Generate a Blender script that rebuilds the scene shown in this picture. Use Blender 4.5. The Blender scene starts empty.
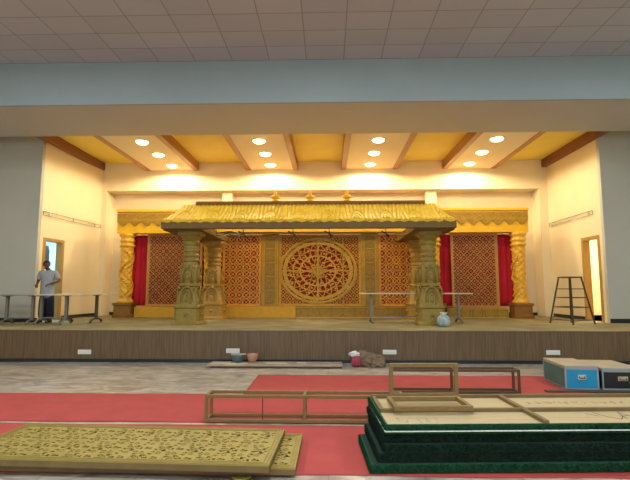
import bpy, bmesh, math, random
from mathutils import Vector, Matrix
random.seed(7)
PI = math.pi
sc = bpy.context.scene
COL = sc.collection

# ------------------------------------------------------------------ materials
def lin(c):
    return tuple(((v/255)/12.92 if v/255 <= .04045 else ((v/255+.055)/1.055)**2.4) for v in c)

def mat(name, rgb, rough=.6, metal=0., var=.0, scale=8., bump=0., bscale=40., rgb2=None, stretch=(1,1,1), emit=None, spec=.5, detail=4.):
    m = bpy.data.materials.new(name); m.use_nodes = True
    nt = m.node_tree; b = nt.nodes['Principled BSDF']
    c = lin(rgb)
    b.inputs['Base Color'].default_value = (*c, 1)
    b.inputs['Roughness'].default_value = rough
    b.inputs['Metallic'].default_value = metal
    b.inputs['Specular IOR Level'].default_value = spec
    tc = nt.nodes.new('ShaderNodeTexCoord'); mp = nt.nodes.new('ShaderNodeMapping')
    mp.inputs['Scale'].default_value = stretch
    nt.links.new(tc.outputs['Object'], mp.inputs['Vector'])
    if var > 0 or rgb2:
        n = nt.nodes.new('ShaderNodeTexNoise'); n.inputs['Scale'].default_value = scale; n.inputs['Detail'].default_value = detail
        nt.links.new(mp.outputs['Vector'], n.inputs['Vector'])
        r = nt.nodes.new('ShaderNodeValToRGB')
        c2 = lin(rgb2) if rgb2 else tuple(v*(1-var) for v in c)
        r.color_ramp.elements[0].position = .35; r.color_ramp.elements[1].position = .65
        r.color_ramp.elements[0].color = (*c2, 1); r.color_ramp.elements[1].color = (*c, 1)
        nt.links.new(n.outputs['Fac'], r.inputs['Fac']); nt.links.new(r.outputs['Color'], b.inputs['Base Color'])
    if bump > 0:
        n2 = nt.nodes.new('ShaderNodeTexNoise'); n2.inputs['Scale'].default_value = bscale; n2.inputs['Detail'].default_value = 5
        nt.links.new(mp.outputs['Vector'], n2.inputs['Vector'])
        bp = nt.nodes.new('ShaderNodeBump'); bp.inputs['Strength'].default_value = bump; bp.inputs['Distance'].default_value = .02
        nt.links.new(n2.outputs['Fac'], bp.inputs['Height']); nt.links.new(bp.outputs['Normal'], b.inputs['Normal'])
    if emit:
        b.inputs['Emission Color'].default_value = (*lin(emit[0]), 1); b.inputs['Emission Strength'].default_value = emit[1]
    return m

M = {}
M['cream'] = mat('cream_wall_paint', (238, 220, 178), .75, var=.05, scale=1.2)
M['grey_wall'] = mat('grey_blue_wall_paint', (192, 192, 178), .8, var=.04, scale=1.)
M['beam_blue'] = mat('pale_blue_beam_paint', (158, 174, 176), .75, var=.05, scale=.8)
M['soffit'] = mat('beige_soffit_paint', (190, 190, 188), .8, var=.04, scale=1.)
M['hall_wall'] = mat('hall_wall_paint', (190, 185, 175), .85)
M['yellow_ceiling'] = mat('yellow_ceiling_paint', (236, 214, 96), .6, var=.06, scale=2.)
M['brown_trim'] = mat('brown_wood_trim', (140, 84, 44), .5, var=.2, scale=6, stretch=(8, 1, 8))
M['slab_white'] = mat('white_soffit_board', (240, 226, 196), .7)
M['moulding'] = mat('gold_brown_moulding', (176, 124, 62), .45, var=.15, scale=6, stretch=(8, 1, 8))
M['lens'] = mat('lamp_lens', (255, 240, 210), .4, emit=((255, 226, 165), 14))
M['lamp_ring'] = mat('lamp_ring_white', (235, 225, 205), .4)
M['black_stone'] = mat('black_granite', (34, 36, 42), .3, var=.2)
M['socket'] = mat('white_plastic', (214, 216, 206), .4)
M['slot'] = mat('dark_slot', (40, 40, 40), .5)
M['stage_floor'] = mat('dusty_stage_floor', (156, 144, 102), .85, var=.18, scale=1.6, bump=.15, rgb2=(134, 122, 84))
M['gold'] = mat('bright_yellow_paint', (240, 184, 18), .5, var=.1, scale=5)
M['gold_carved'] = mat('yellow_carved_fibre', (236, 194, 36), .6, var=.15, scale=8)
M['column_gold'] = mat('orange_gold_column_paint', (242, 184, 50), .45, var=.25, scale=16, bump=.3)
M['olive_gold'] = mat('olive_gold_pillar', (150, 126, 50), .5, var=.2, scale=14, bump=.3)  # darker, greener gold than the rear pillars and columns
M['rear_gold'] = mat('antique_gold_pillar_paint', (184, 142, 60), .5, var=.2, scale=14, bump=.3)
M['olive_beam'] = mat('olive_beam_paint', (114, 86, 24), .6, var=.15)
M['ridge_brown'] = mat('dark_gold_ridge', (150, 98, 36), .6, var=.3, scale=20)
M['frieze'] = mat('frieze_gold', (196, 152, 36), .5, var=.3, scale=24, bump=.3)
M['lattice_orange'] = mat('lattice_copper_gold', (236, 166, 62), .5, var=.12, scale=9)
M['lattice_brown'] = mat('lattice_dull_gold', (196, 138, 62), .5, var=.12, scale=9)
M['backing_red'] = mat('red_cloth_backing', (176, 44, 26), .9, var=.15)
M['backing_maroon'] = mat('maroon_cloth_backing', (146, 28, 26), .9, var=.15)
M['drape_red'] = mat('crimson_drape', (186, 14, 36), .85, var=.1, scale=4, bump=.1)
M['mandala'] = mat('mandala_gold', (206, 156, 40), .5, var=.15, scale=9)
M['pilaster'] = mat('pilaster_gold', (196, 152, 38), .5, var=.15, scale=9)
M['pilaster_olive'] = mat('pilaster_olive_gold', (156, 124, 36), .5, var=.15, scale=9)
M['plinth_gold'] = mat('plinth_yellow', (214, 160, 22), .5, var=.1)
M['plinth_base'] = mat('column_base_bronze', (148, 100, 34), .55, var=.2)
M['steel'] = mat('dull_steel', (120, 118, 110), .4, metal=.7)
M['dark_steel'] = mat('dark_steel', (74, 64, 50), .5, metal=.4)
M['leg_brown'] = mat('brown_enamel_leg', (86, 74, 52), .5, metal=.3)
M['leg_grey'] = mat('grey_enamel_leg', (126, 124, 116), .5, metal=.3)
M['table_top'] = mat('pale_table_top', (216, 202, 176), .5, var=.12, scale=6)
M['table_top_grey'] = mat('grey_table_top', (150, 148, 134), .5, var=.12, scale=6)
M['carpet'] = mat('red_carpet', (172, 66, 60), .95, var=.12, scale=3.5, bump=.25, bscale=120)
M['carpet_edge'] = mat('carpet_binding_pale', (176, 140, 130), .9)
M['jali'] = mat('yellow_carved_board', (150, 130, 60), .55, var=.14, scale=9)
M['jali_shade'] = mat('board_hole_shade', (58, 40, 20), .8)
M['frame_wood'] = mat('frame_wood', (128, 102, 56), .6, var=.2, scale=8, stretch=(2, 8, 8))
M['frame_wood_dark'] = mat('frame_wood_dark', (84, 62, 38), .6, var=.2, scale=8)
M['ply'] = mat('plywood', (178, 156, 114), .7, var=.12, scale=4, stretch=(1, 6, 1))
M['batten'] = mat('batten_wood', (116, 94, 54), .7, var=.2, scale=6)
M['turf'] = mat('green_artificial_turf', (18, 84, 48), .9, var=.5, scale=60, bump=.6, bscale=150)
M['turf_shaded'] = mat('shaded_green_turf', (10, 46, 30), .95, var=.4, scale=60, bump=.6, bscale=150)  # same turf, with the shade on the lower layers put into its green
M['piping'] = mat('white_piping', (216, 222, 214), .5)
M['marker'] = mat('marker_ink', (70, 74, 78), .8)
M['marker_blue'] = mat('blue_ink', (112, 128, 134), .8)
M['case_blue'] = mat('blue_laminate', (24, 134, 176), .35, var=.05)
M['case_teal'] = mat('worn_teal_laminate', (74, 112, 104), .5, var=.2, scale=5)
M['case_top'] = mat('dusty_case_top', (176, 160, 130), .7, var=.15, scale=5)
M['case_black'] = mat('black_laminate', (22, 24, 28), .4)
M['alu'] = mat('aluminium_edge', (160, 170, 176), .4, metal=.6)
M['chrome'] = mat('bright_metal', (220, 220, 214), .25, metal=.8)
M['plank'] = mat('dusty_plank', (176, 154, 132), .8, var=.25, scale=5)
M['plank_dark'] = mat('dark_plank', (74, 62, 48), .85, var=.25, scale=5)
M['paper'] = mat('pale_offcut', (204, 186, 150), .8)
M['bucket'] = mat('grey_blue_plastic', (106, 126, 134), .5)
M['basket'] = mat('pink_tan_basket', (186, 142, 112), .8, var=.2, scale=30)
M['cloth_tan'] = mat('crumpled_tan_cloth', (128, 106, 84), .95, var=.25, scale=9)
M['cloth_pink'] = mat('dusty_pink_cloth', (160, 66, 82), .95)
M['cloth_white'] = mat('white_cloth', (214, 206, 206), .95)
M['skin'] = mat('brown_skin', (92, 58, 42), .55)
M['hair'] = mat('black_hair', (20, 17, 16), .7)
M['eye'] = mat('eye_white', (96, 84, 76), .4)
M['shirt'] = mat('pale_grey_blue_shirt', (158, 164, 170), .9, var=.1, scale=10, bump=.3, bscale=14)
M['trousers'] = mat('navy_trousers', (34, 38, 60), .9, var=.1, bump=.2, bscale=14)
M['shoe'] = mat('dark_shoe', (30, 26, 26), .6)
M['pot'] = mat('pale_blue_pot', (186, 194, 186), .3, rgb2=(110, 140, 158), scale=7)
M['pot_white'] = mat('pot_rim_white', (206, 208, 196), .4)
M['corridor_cool'] = mat('corridor_pale_blue', (190, 210, 220), .8)
M['corridor_warm'] = mat('corridor_cream', (236, 220, 180), .8)
M['door_frame'] = mat('door_frame_ochre', (186, 142, 70), .55, var=.15, stretch=(1, 1, .2))
M['door_leaf'] = mat('door_leaf_wood', (180, 136, 66), .55, var=.15, stretch=(1, 1, .2))

def panel_material():     # vertical grain wood laminate of the stage front
    m = mat('stage_front_laminate', (108, 86, 58), .45, rgb2=(88, 68, 44), scale=6, stretch=(9, 9, .35))
    return m
M['stage_front'] = panel_material()

def marble():
    m = bpy.data.materials.new('polished_marble_floor'); m.use_nodes = True
    nt = m.node_tree; b = nt.nodes['Principled BSDF']; b.inputs['Roughness'].default_value = .28
    tc = nt.nodes.new('ShaderNodeTexCoord'); mp = nt.nodes.new('ShaderNodeMapping')
    mp.inputs['Rotation'].default_value = (0, 0, .9); mp.inputs['Scale'].default_value = (1, 2.6, 1)
    nt.links.new(tc.outputs['Object'], mp.inputs['Vector'])
    n = nt.nodes.new('ShaderNodeTexNoise'); n.inputs['Scale'].default_value = 2.2; n.inputs['Detail'].default_value = 8; n.inputs['Distortion'].default_value = 1.6
    nt.links.new(mp.outputs['Vector'], n.inputs['Vector'])
    r = nt.nodes.new('ShaderNodeValToRGB')
    r.color_ramp.elements[0].position = .36; r.color_ramp.elements[0].color = (*lin((140, 128, 112)), 1)
    r.color_ramp.elements[1].position = .62; r.color_ramp.elements[1].color = (*lin((196, 184, 166)), 1)
    nt.links.new(n.outputs['Fac'], r.inputs['Fac'])
    # slab joints
    br = nt.nodes.new('ShaderNodeTexBrick'); br.offset = 0
    br.inputs['Scale'].default_value = 1; br.inputs['Brick Width'].default_value = .8; br.inputs['Row Height'].default_value = .8
    br.inputs['Mortar Size'].default_value = .006
    br.inputs['Color1'].default_value = (1, 1, 1, 1); br.inputs['Color2'].default_value = (.93, .93, .93, 1); br.inputs['Mortar'].default_value = (.6, .6, .6, 1)
    nt.links.new(tc.outputs['Object'], br.inputs['Vector'])
    mx = nt.nodes.new('ShaderNodeMix'); mx.data_type = 'RGBA'; mx.blend_type = 'MULTIPLY'; mx.inputs['Factor'].default_value = 1
    nt.links.new(r.outputs['Color'], mx.inputs[6]); nt.links.new(br.outputs['Color'], mx.inputs[7])
    nt.links.new(mx.outputs[2], b.inputs['Base Color'])
    return m
M['marble'] = marble()

def tiles():
    m = bpy.data.materials.new('acoustic_ceiling_tiles'); m.use_nodes = True
    nt = m.node_tree; b = nt.nodes['Principled BSDF']; b.inputs['Roughness'].default_value = .9
    tc = nt.nodes.new('ShaderNodeTexCoord'); mp = nt.nodes.new('ShaderNodeMapping')
    mp.inputs['Location'].default_value = (-.352, .0, 0)
    nt.links.new(tc.outputs['Object'], mp.inputs['Vector'])
    br = nt.nodes.new('ShaderNodeTexBrick'); br.offset = 0
    br.inputs['Scale'].default_value = 1; br.inputs['Brick Width'].default_value = .805; br.inputs['Row Height'].default_value = .57
    br.inputs['Mortar Size'].default_value = .011; br.inputs['Mortar Smooth'].default_value = .3
    br.inputs['Color1'].default_value = (*lin((186, 186, 192)), 1); br.inputs['Color2'].default_value = (*lin((178, 178, 184)), 1)
    br.inputs['Mortar'].default_value = (*lin((146, 142, 142)), 1)
    nt.links.new(mp.outputs['Vector'], br.inputs['Vector'])
    nt.links.new(br.outputs['Color'], b.inputs['Base Color'])
    return m
M['tiles'] = tiles()

# ------------------------------------------------------------------ mesh helpers
def box(bm, x0, x1, y0, y1, z0, z1):
    v = [bm.verts.new((x, y, z)) for x in (x0, x1) for y in (y0, y1) for z in (z0, z1)]
    for f in ((0, 1, 3, 2), (4, 6, 7, 5), (0, 4, 5, 1), (2, 3, 7, 6), (0, 2, 6, 4), (1, 5, 7, 3)):
        bm.faces.new([v[i] for i in f])
    return v

def bar(bm, p, q, w, h=None, up=(0, 0, 1)):
    """rectangular bar from p to q, w across, h along up"""
    h = h or w; p = Vector(p); q = Vector(q); d = (q-p).normalized(); u = Vector(up)
    if abs(d.dot(u)) > .95: u = Vector((1, 0, 0))
    s = d.cross(u).normalized(); t = s.cross(d).normalized()
    v = []
    for c in (p, q):
        for a, b_ in ((-1, -1), (1, -1), (1, 1), (-1, 1)):
            v.append(bm.verts.new(c+s*(a*w/2)+t*(b_*h/2)))
    bm.faces.new(v[0:4][::-1]); bm.faces.new(v[4:8])
    for i in range(4):
        bm.faces.new((v[i], v[(i+1) % 4], v[4+(i+1) % 4], v[4+i]))

def tube(bm, pts, r, seg=8, radii=None, cap=True):
    pts = [Vector(p) for p in pts]; rings = []; prev = None
    for i, p in enumerate(pts):
        d = (pts[min(i+1, len(pts)-1)]-pts[max(i-1, 0)])
        d = d.normalized() if d.length > 1e-9 else Vector((0, 0, 1))
        if prev is None:
            u = Vector((0, 0, 1)) if abs(d.z) < .9 else Vector((1, 0, 0))
        else: u = prev
        s = d.cross(u).normalized(); t = s.cross(d).normalized(); prev = t
        rr = radii[i] if radii else r
        rings.append([bm.verts.new(p+(s*math.cos(2*PI*k/seg)+t*math.sin(2*PI*k/seg))*rr) for k in range(seg)])
    for a, b_ in zip(rings, rings[1:]):
        for k in range(seg):
            bm.faces.new((a[k], a[(k+1) % seg], b_[(k+1) % seg], b_[k]))
    if cap:
        bm.faces.new(rings[0][::-1]); bm.faces.new(rings[-1])

def lathe(bm, prof, seg=24, c=(0, 0, 0), sx=1, sy=1, n=2., fn=None):
    """prof: (radius, z[, squareness]); fn(angle, z) gives extra radius"""
    rings = []
    for p in prof:
        r, z = p[0], p[1]; e = p[2] if len(p) > 2 else n
        ring = []
        for k in range(seg):
            a = 2*PI*(k+.5)/seg; ca, sa = math.cos(a), math.sin(a)
            q = (abs(ca)**e+abs(sa)**e)**(-1/e)
            rr = (r + (fn(a, z) if fn else 0))*q
            ring.append(bm.verts.new((c[0]+rr*ca*sx, c[1]+rr*sa*sy, c[2]+z)))
        rings.append(ring)
    for a, b_ in zip(rings, rings[1:]):
        for k in range(seg):
            bm.faces.new((a[k], a[(k+1) % seg], b_[(k+1) % seg], b_[k]))
    bm.faces.new(rings[0][::-1]); bm.faces.new(rings[-1])

def prism(bm, pts, y0, y1):
    """polygon in the XZ plane pushed from y0 to y1"""
    a = [bm.verts.new((x, y0, z)) for x, z in pts]; b_ = [bm.verts.new((x, y1, z)) for x, z in pts]
    n = len(pts)
    bm.faces.new(a); bm.faces.new(b_[::-1])
    for i in range(n):
        bm.faces.new((a[i], b_[i], b_[(i+1) % n], a[(i+1) % n]))

def annulus(bm, cx, cz, ro, ri, y0, y1, seg=20, sx=1., a0=0., a1=2*PI):
    full = abs(a1-a0-2*PI) < 1e-6; n = seg if full else seg+1
    R = []
    for k in range(n):
        a = a0+(a1-a0)*k/seg; c, s = math.cos(a), math.sin(a)
        R.append([bm.verts.new((cx+r*c*sx, y, cz+r*s)) for r, y in ((ro, y0), (ro, y1), (ri, y1), (ri, y0))])
    for k in range(seg):
        p, q = R[k], R[(k+1) % n]
        for i in range(4):
            bm.faces.new((p[i], p[(i+1) % 4], q[(i+1) % 4], q[i]))
    if not full:
        bm.faces.new(R[0]); bm.faces.new(R[-1][::-1])

def blob(bm, c, r, sx=1, sy=1, sz=1, seg=10, rings=6):
    m = Matrix.Translation(c) @ Matrix.Diagonal((sx*r, sy*r, sz*r, 1))
    bmesh.ops.create_uvsphere(bm, u_segments=seg, v_segments=rings, radius=1, matrix=m)

def mask_grid(bm, x0, x1, z0, z1, nx, nz, solid, y0, y1):
    """a board with real holes: grid cells kept where solid(u, v), given depth y0..y1"""
    keep = [[solid((i+.5)/nx, (j+.5)/nz) for j in range(nz)] for i in range(nx)]
    vf, vb = {}, {}
    def V(d, i, j, y):
        if (i, j) not in d: d[(i, j)] = bm.verts.new((x0+(x1-x0)*i/nx, y, z0+(z1-z0)*j/nz))
        return d[(i, j)]
    for i in range(nx):
        for j in range(nz):
            if not keep[i][j]: continue
            bm.faces.new((V(vf, i, j, y0), V(vf, i+1, j, y0), V(vf, i+1, j+1, y0), V(vf, i, j+1, y0)))
            for di, dj, a, b_ in ((-1, 0, (0, 1), (0, 0)), (1, 0, (1, 0), (1, 1)), (0, -1, (0, 0), (1, 0)), (0, 1, (1, 1), (0, 1))):
                ii, jj = i+di, j+dj
                if ii < 0 or jj < 0 or ii >= nx or jj >= nz or not keep[ii][jj]:
                    A = (i+a[0], j+a[1]); B = (i+b_[0], j+b_[1])
                    bm.faces.new((V(vf, *A, y0), V(vb, *A, y1), V(vb, *B, y1), V(vf, *B, y0)))

def obj(name, bm, m, parent=None, smooth=False, bevel=0., fix=True):
    if fix: bmesh.ops.recalc_face_normals(bm, faces=bm.faces[:])
    me = bpy.data.meshes.new(name); bm.to_mesh(me); bm.free()
    if smooth:
        for p in me.polygons: p.use_smooth = True
    me.materials.append(M[m] if isinstance(m, str) else m)
    o = bpy.data.objects.new(name, me); COL.objects.link(o)
    if parent: o.parent = parent
    if bevel:
        b_ = o.modifiers.new('Bevel', 'BEVEL'); b_.width = bevel; b_.segments = 2; b_.limit_method = 'ANGLE'
    return o

def B(): return bmesh.new()
def bxobj(name, dims, m, parent=None, bevel=0.):
    b_ = B(); box(b_, *dims); return obj(name, b_, m, parent, bevel=bevel)

def thing(name, label, cat, loc=(0, 0, 0), rotz=0, group=None):
    o = bpy.data.objects.new(name, None); COL.objects.link(o)
    o.location = loc; o.rotation_euler = (0, 0, rotz); o.empty_display_size = .1
    return tag(o, label, cat, group)
def tag(o, label, cat, group=None):
    o['label'] = label; o['category'] = cat
    if group: o['group'] = group
    return o
def struct(o):
    o['kind'] = 'structure'; return o
def dup(root, loc, rotz, label, group=None):
    r = root.copy(); COL.objects.link(r); r.location = loc; r.rotation_euler = (0, 0, rotz); r['label'] = label
    if group: r['group'] = group
    for ch in list(root.children):
        c = ch.copy(); COL.objects.link(c); c.parent = r
        for g in list(ch.children):
            d = g.copy(); COL.objects.link(d); d.parent = c
    return r

# ------------------------------------------------------------------ the room
S = .69                      # stage floor height
XL, XR = -7.8, 7.3           # stage side walls
YP = 12.4                    # plane of the walls either side of the opening
HX0, HX1, HY0 = -10.5, 10.5, -9.
CZ = 6.5                     # hall ceiling

struct(bxobj('floor', (HX0, HX1, HY0, 10.1, -.15, 0), 'marble'))
struct(bxobj('ceiling', (HX0, HX1, HY0, 9.6, CZ, CZ+.15), 'tiles')).location.y = 0
# ceiling tiles line up with the beam: shift texture through object origin
c_ = bpy.data.objects['ceiling']
c_.location = (0, 9.58, 0)
for v in c_.data.vertices: v.co.y -= 9.58
struct(bxobj('wall_left', (HX0-.2, HX0, HY0, 12.5, 0, CZ), 'hall_wall'))
struct(bxobj('wall_right', (HX1, HX1+.2, HY0, 12.5, 0, CZ), 'hall_wall'))
struct(bxobj('wall_rear', (HX0, HX1, HY0-.2, HY0, 0, CZ), 'hall_wall'))
# beam over the stage front
struct(bxobj('wall_beam', (HX0, HX1, 9.6, 9.66, 5.55, CZ), 'beam_blue'))
struct(bxobj('trim_soffit', (HX0, HX1, 9.66, 11.64, 5.55, 5.65), 'soffit'))
struct(bxobj('wall_beam_back', (HX0, HX1, 11.56, 11.64, 5.65, 6.1), 'cream'))
# stage
struct(bxobj('floor_stage', (HX0, HX1, 10.13, 16.6, S-.1, S), 'stage_floor'))
struct(bxobj('wall_stage_front', (HX0, HX1, 10.1, 10.16, .07, S-.015), 'stage_front'))
struct(bxobj('baseboard_stage_front', (HX0, HX1, 10.085, 10.16, 0, .07), 'black_stone'))
struct(bxobj('trim_stage_edge', (HX0, HX1, 10.08, 10.16, S-.015, S+.004), 'stage_floor'))
# grey return walls
struct(bxobj('wall_return_left', (HX0, -7.925, YP, YP+.12, S, 5.9), 'grey_wall'))
struct(bxobj('wall_return_right', (XR+.001, HX1, YP, YP+.12, S, 5.9), 'grey_wall'))
struct(bxobj('baseboard_return_left', (HX0, XL, YP-.02, YP, S, S+.11), 'black_stone'))
struct(bxobj('baseboard_return_right', (XR, HX1, YP-.02, YP, S, S+.11), 'black_stone'))
# side walls with door openings
def side_wall(name, x0, x1, ya, yb, zt):
    b_ = B()
    box(b_, x0, x1, YP+.12, ya, S, 5.9); box(b_, x0, x1, yb, 16.1, S, 5.9); box(b_, x0, x1, ya, yb, zt, 5.9)
    return struct(obj(name, b_, 'cream'))
DL = (12.66, 13.52, 2.93); DR = (12.66, 13.5, 2.95)
side_wall('wall_stage_left', XL-.15, XL, *DL); side_wall('wall_stage_right', XR, XR+.15, *DR)
for nm, x0, x1, ya, yb, d in (('baseboard_stage_left', XL, XL+.02, DL[1]+.07, 15.4, 0), ('baseboard_stage_right', XR-.02, XR, DR[1]+.07, 15.4, 0)):
    struct(bxobj(nm, (x0, x1, ya, yb, S, S+.1), 'black_stone'))
# back wall, recess
b_ = B()
box(b_, XL, XR, 15.4, 16.1, 4.9, 5.9); box(b_, XL, -7.53, 15.4, 16.1, S, 4.9); box(b_, 7.02, XR, 15.4, 16.1, S, 4.9)
struct(obj('wall_back_upper', b_, 'cream'))
struct(bxobj('wall_back', (-7.53, 7.02, 16.0, 16.1, S, 4.9), 'cream'))
struct(bxobj('baseboard_back', (-7.53, 7.02, 15.97, 16.0, S, S+.1), 'black_stone'))
struct(bxobj('trim_column_left', (-3.62, -3.28, 15.62, 16.0, S, 4.9), 'cream'))
struct(bxobj('trim_column_right', (3.32, 3.68, 15.62, 16.0, S, 4.9), 'cream'))
# stage ceiling
struct(bxobj('ceiling_stage', (XL-.8, XR+.8, 11.64, 15.4, 5.87, 5.95), 'yellow_ceiling'))
struct(bxobj('trim_ceiling_left', (XL, XL+.16, 11.65, 15.4, 5.62, 5.87), 'brown_trim'))
struct(bxobj('trim_ceiling_right', (XR-.16, XR, 11.65, 15.4, 5.62, 5.87), 'brown_trim'))
SL = ((-6.03, -4.55), (-2.6, -1.17), (.62, 2.18), (4.02, 5.46))
for i, (a, c) in enumerate(SL):
    struct(bxobj('ceiling_slab_%d' % (i+1), (a, c, 11.65, 15.4, 5.6, 5.87), 'slab_white'))
    struct(bxobj('trim_slab_%d_left' % (i+1), (a-.16, a, 11.65, 15.4, 5.585, 5.87), 'moulding'))
    struct(bxobj('trim_slab_%d_right' % (i+1), (c, c+.16, 11.65, 15.4, 5.585, 5.87), 'moulding'))
# downlights
dl0 = None; pos = ('front', 'middle', 'rear')
sname = ('leftmost', 'second from left', 'third from left', 'rightmost')
for i, x in enumerate((-5.1, -1.87, 1.38, 4.56)):
    for j, y in enumerate((12.3, 13.52, 14.76)):
        lab = 'round warm recessed downlight, %s of three on the %s white ceiling slab' % (pos[j], sname[i])
        if dl0 is None:
            dl0 = thing('downlight', lab, 'ceiling light', (x, y, 5.6), 0, 'round downlights in the stage ceiling')
            b_ = B(); lathe(b_, [(.165, -.001), (.165, -.014), (.195, -.014), (.205, -.001)], 28)
            obj('trim_ring', b_, 'lamp_ring', dl0, True)
            b_ = B(); lathe(b_, [(.162, -.002), (.16, -.02), (.14, -.045), (.1, -.062), (.04, -.07)], 28); obj('lens', b_, 'lens', dl0)  # lens widened and domed so its shape takes in the lamp's bloom
        else: dup(dl0, (x, y, 5.6), 0, lab)
        L = bpy.data.lights.new('downlight_lamp', 'SPOT'); L.energy = 335; L.color = (1, .855, .58); L.spot_size = math.radians(176)
        L.spot_blend = .2; L.shadow_soft_size = .1
        lo = bpy.data.objects.new('downlight_lamp', L); COL.objects.link(lo); lo.location = (x, y, 5.55)

# corridors behind the doors
def corridor(side, x0, x1, m):
    b_ = B()
    for d in ((x0, x1, 12.55, 16.4, S-.1, S), (x0, x1, 12.55, 16.4, 3.6, 3.7), (x0, x1, 12.45, 12.55, S, 3.6), (x0, x1, 16.3, 16.4, S, 3.6)): box(b_, *d)
    if side == 'left': box(b_, x0-.1, x0, 12.45, 16.4, S, 3.6)
    else: box(b_, x1, x1+.1, 12.45, 16.4, S, 3.6)
    return struct(obj('wall_corridor_'+side, b_, m))
corridor('left', -10.4, XL-.15, 'corridor_cool'); corridor('right', XR+.15, 10.4, 'corridor_warm')
def area(name, loc, rot, sx, sy, e, col):
    L = bpy.data.lights.new(name, 'AREA'); L.shape = 'RECTANGLE'; L.size = sx; L.size_y = sy; L.energy = e; L.color = col
    o = bpy.data.objects.new(name, L); COL.objects.link(o); o.location = loc; o.rotation_euler = rot; return o
area('corridor_daylight_left', (-9.2, 14.6, 3.55), (0, 0, 0), 1.2, 2, 170, (.6, .84, 1))  # cool area light standing in for window daylight beyond the left doorway
area('corridor_lamp_right', (8.9, 14.6, 3.55), (0, 0, 0), 1.2, 2, 200, (1, .84, .56))
# a hanging garment/rod in the left corridor
t = thing('coat_rail', 'dark garment hanging from a rail beyond the left doorway', 'clothes rail', (-8.93, 14.55, S))
b_ = B(); tube(b_, [(-.45, 0, 0), (-.45, 0, 2.34), (.45, 0, 2.34), (.45, 0, 0)], .012); obj('rail', b_, 'dark_steel', t, True)
b_ = B(); tube(b_, [(-.05, 0, 2.32), (-.05, 0, 2.25)], .008)
prism(b_, [(-.13, 1.5), (.03, 1.5), (.03, 2.1), (-.02, 2.26), (-.08, 2.26), (-.12, 2.1)], -.04, .04); obj('garment', b_, 'dark_steel', t, bevel=.01)

# door frames
def door(n, x0, x1, ya, yb, zt, xin, leaf_side):
    fr = B(); w = .07
    box(fr, x0, x1, ya-.02, ya+w, S, zt+w); box(fr, x0, x1, yb-w, yb+.02, S, zt+w); box(fr, x0, x1, ya+w, yb-w, zt-.01, zt+w)
    o = struct(obj('door_%d' % n, fr, 'door_frame'))
    return o
d1 = door(1, XL-.17, XL+.02, *DL, XL, 1)
d2 = door(2, XR-.02, XR+.17, *DR, XR, -1)
# the left side wall stands slightly splayed
for nm in ('wall_stage_left', 'baseboard_stage_left', 'door_1'):
    for v in bpy.data.objects[nm].data.vertices: v.co.x += .1-.23*(15.4-v.co.y)/3
# wall rails
def wall_rail(label, x, s, y0, y1):
    t = thing('wall_rail', label, 'rail', (x, (y0+y1)/2, 3.66)); h = (y1-y0)/2
    b_ = B(); tube(b_, [(s*.05, -h, .05), (s*.05, h, .05)], .008); tube(b_, [(s*.05, -h, -.05), (s*.05, h, -.05)], .008)
    tube(b_, [(s*.05, -h, .05), (s*.05, -h, -.05)], .008); tube(b_, [(s*.05, h, .05), (s*.05, h, -.05)], .008); obj('rail', b_, 'steel', t, True)
    for k in (-.8, 0, .8):
        b_ = B(); box(b_, 0 if s > 0 else -.05, .05 if s > 0 else 0, k*h-.01, k*h+.01, -.055, .055); obj('bracket', b_, 'socket', t)
    return t
w_ = wall_rail('thin double metal rail fixed high on the left stage side wall', -7.81, 1, 12.5, 15.3); w_.rotation_euler.z = -.0765
wall_rail('thin double metal rail fixed high on the right stage side wall', XR, -1, 12.8, 15.3)

# socket plates on the stage front
lab = ('leftmost of the four', 'second from left of the four', 'third from left of the four', 'rightmost of the four')
s0 = None
for i, (x, z) in enumerate(((-5.26, .215), (-2.04, .25), (1.3, .235), (4.72, .238))):
    l_ = 'white socket plate on the brown stage front, '+lab[i]
    if s0 is None:
        s0 = thing('socket_plate', l_, 'socket', (x, 10.1, z), 0, 'white socket plates on the stage front')
        bxobj('plate', (-.145, .145, -.012, 0, -.048, .048), 'socket', s0, .004)
        for k in (-.09, -.03, .03, .09): bxobj('socket', (k-.018, k+.018, -.016, -.012, -.022, .022), 'pot_white', s0, .002)
    else: dup(s0, (x, 10.1, z), 0, l_)

# ------------------------------------------------------------------ the carved backdrop
YB = 14.7
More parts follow.
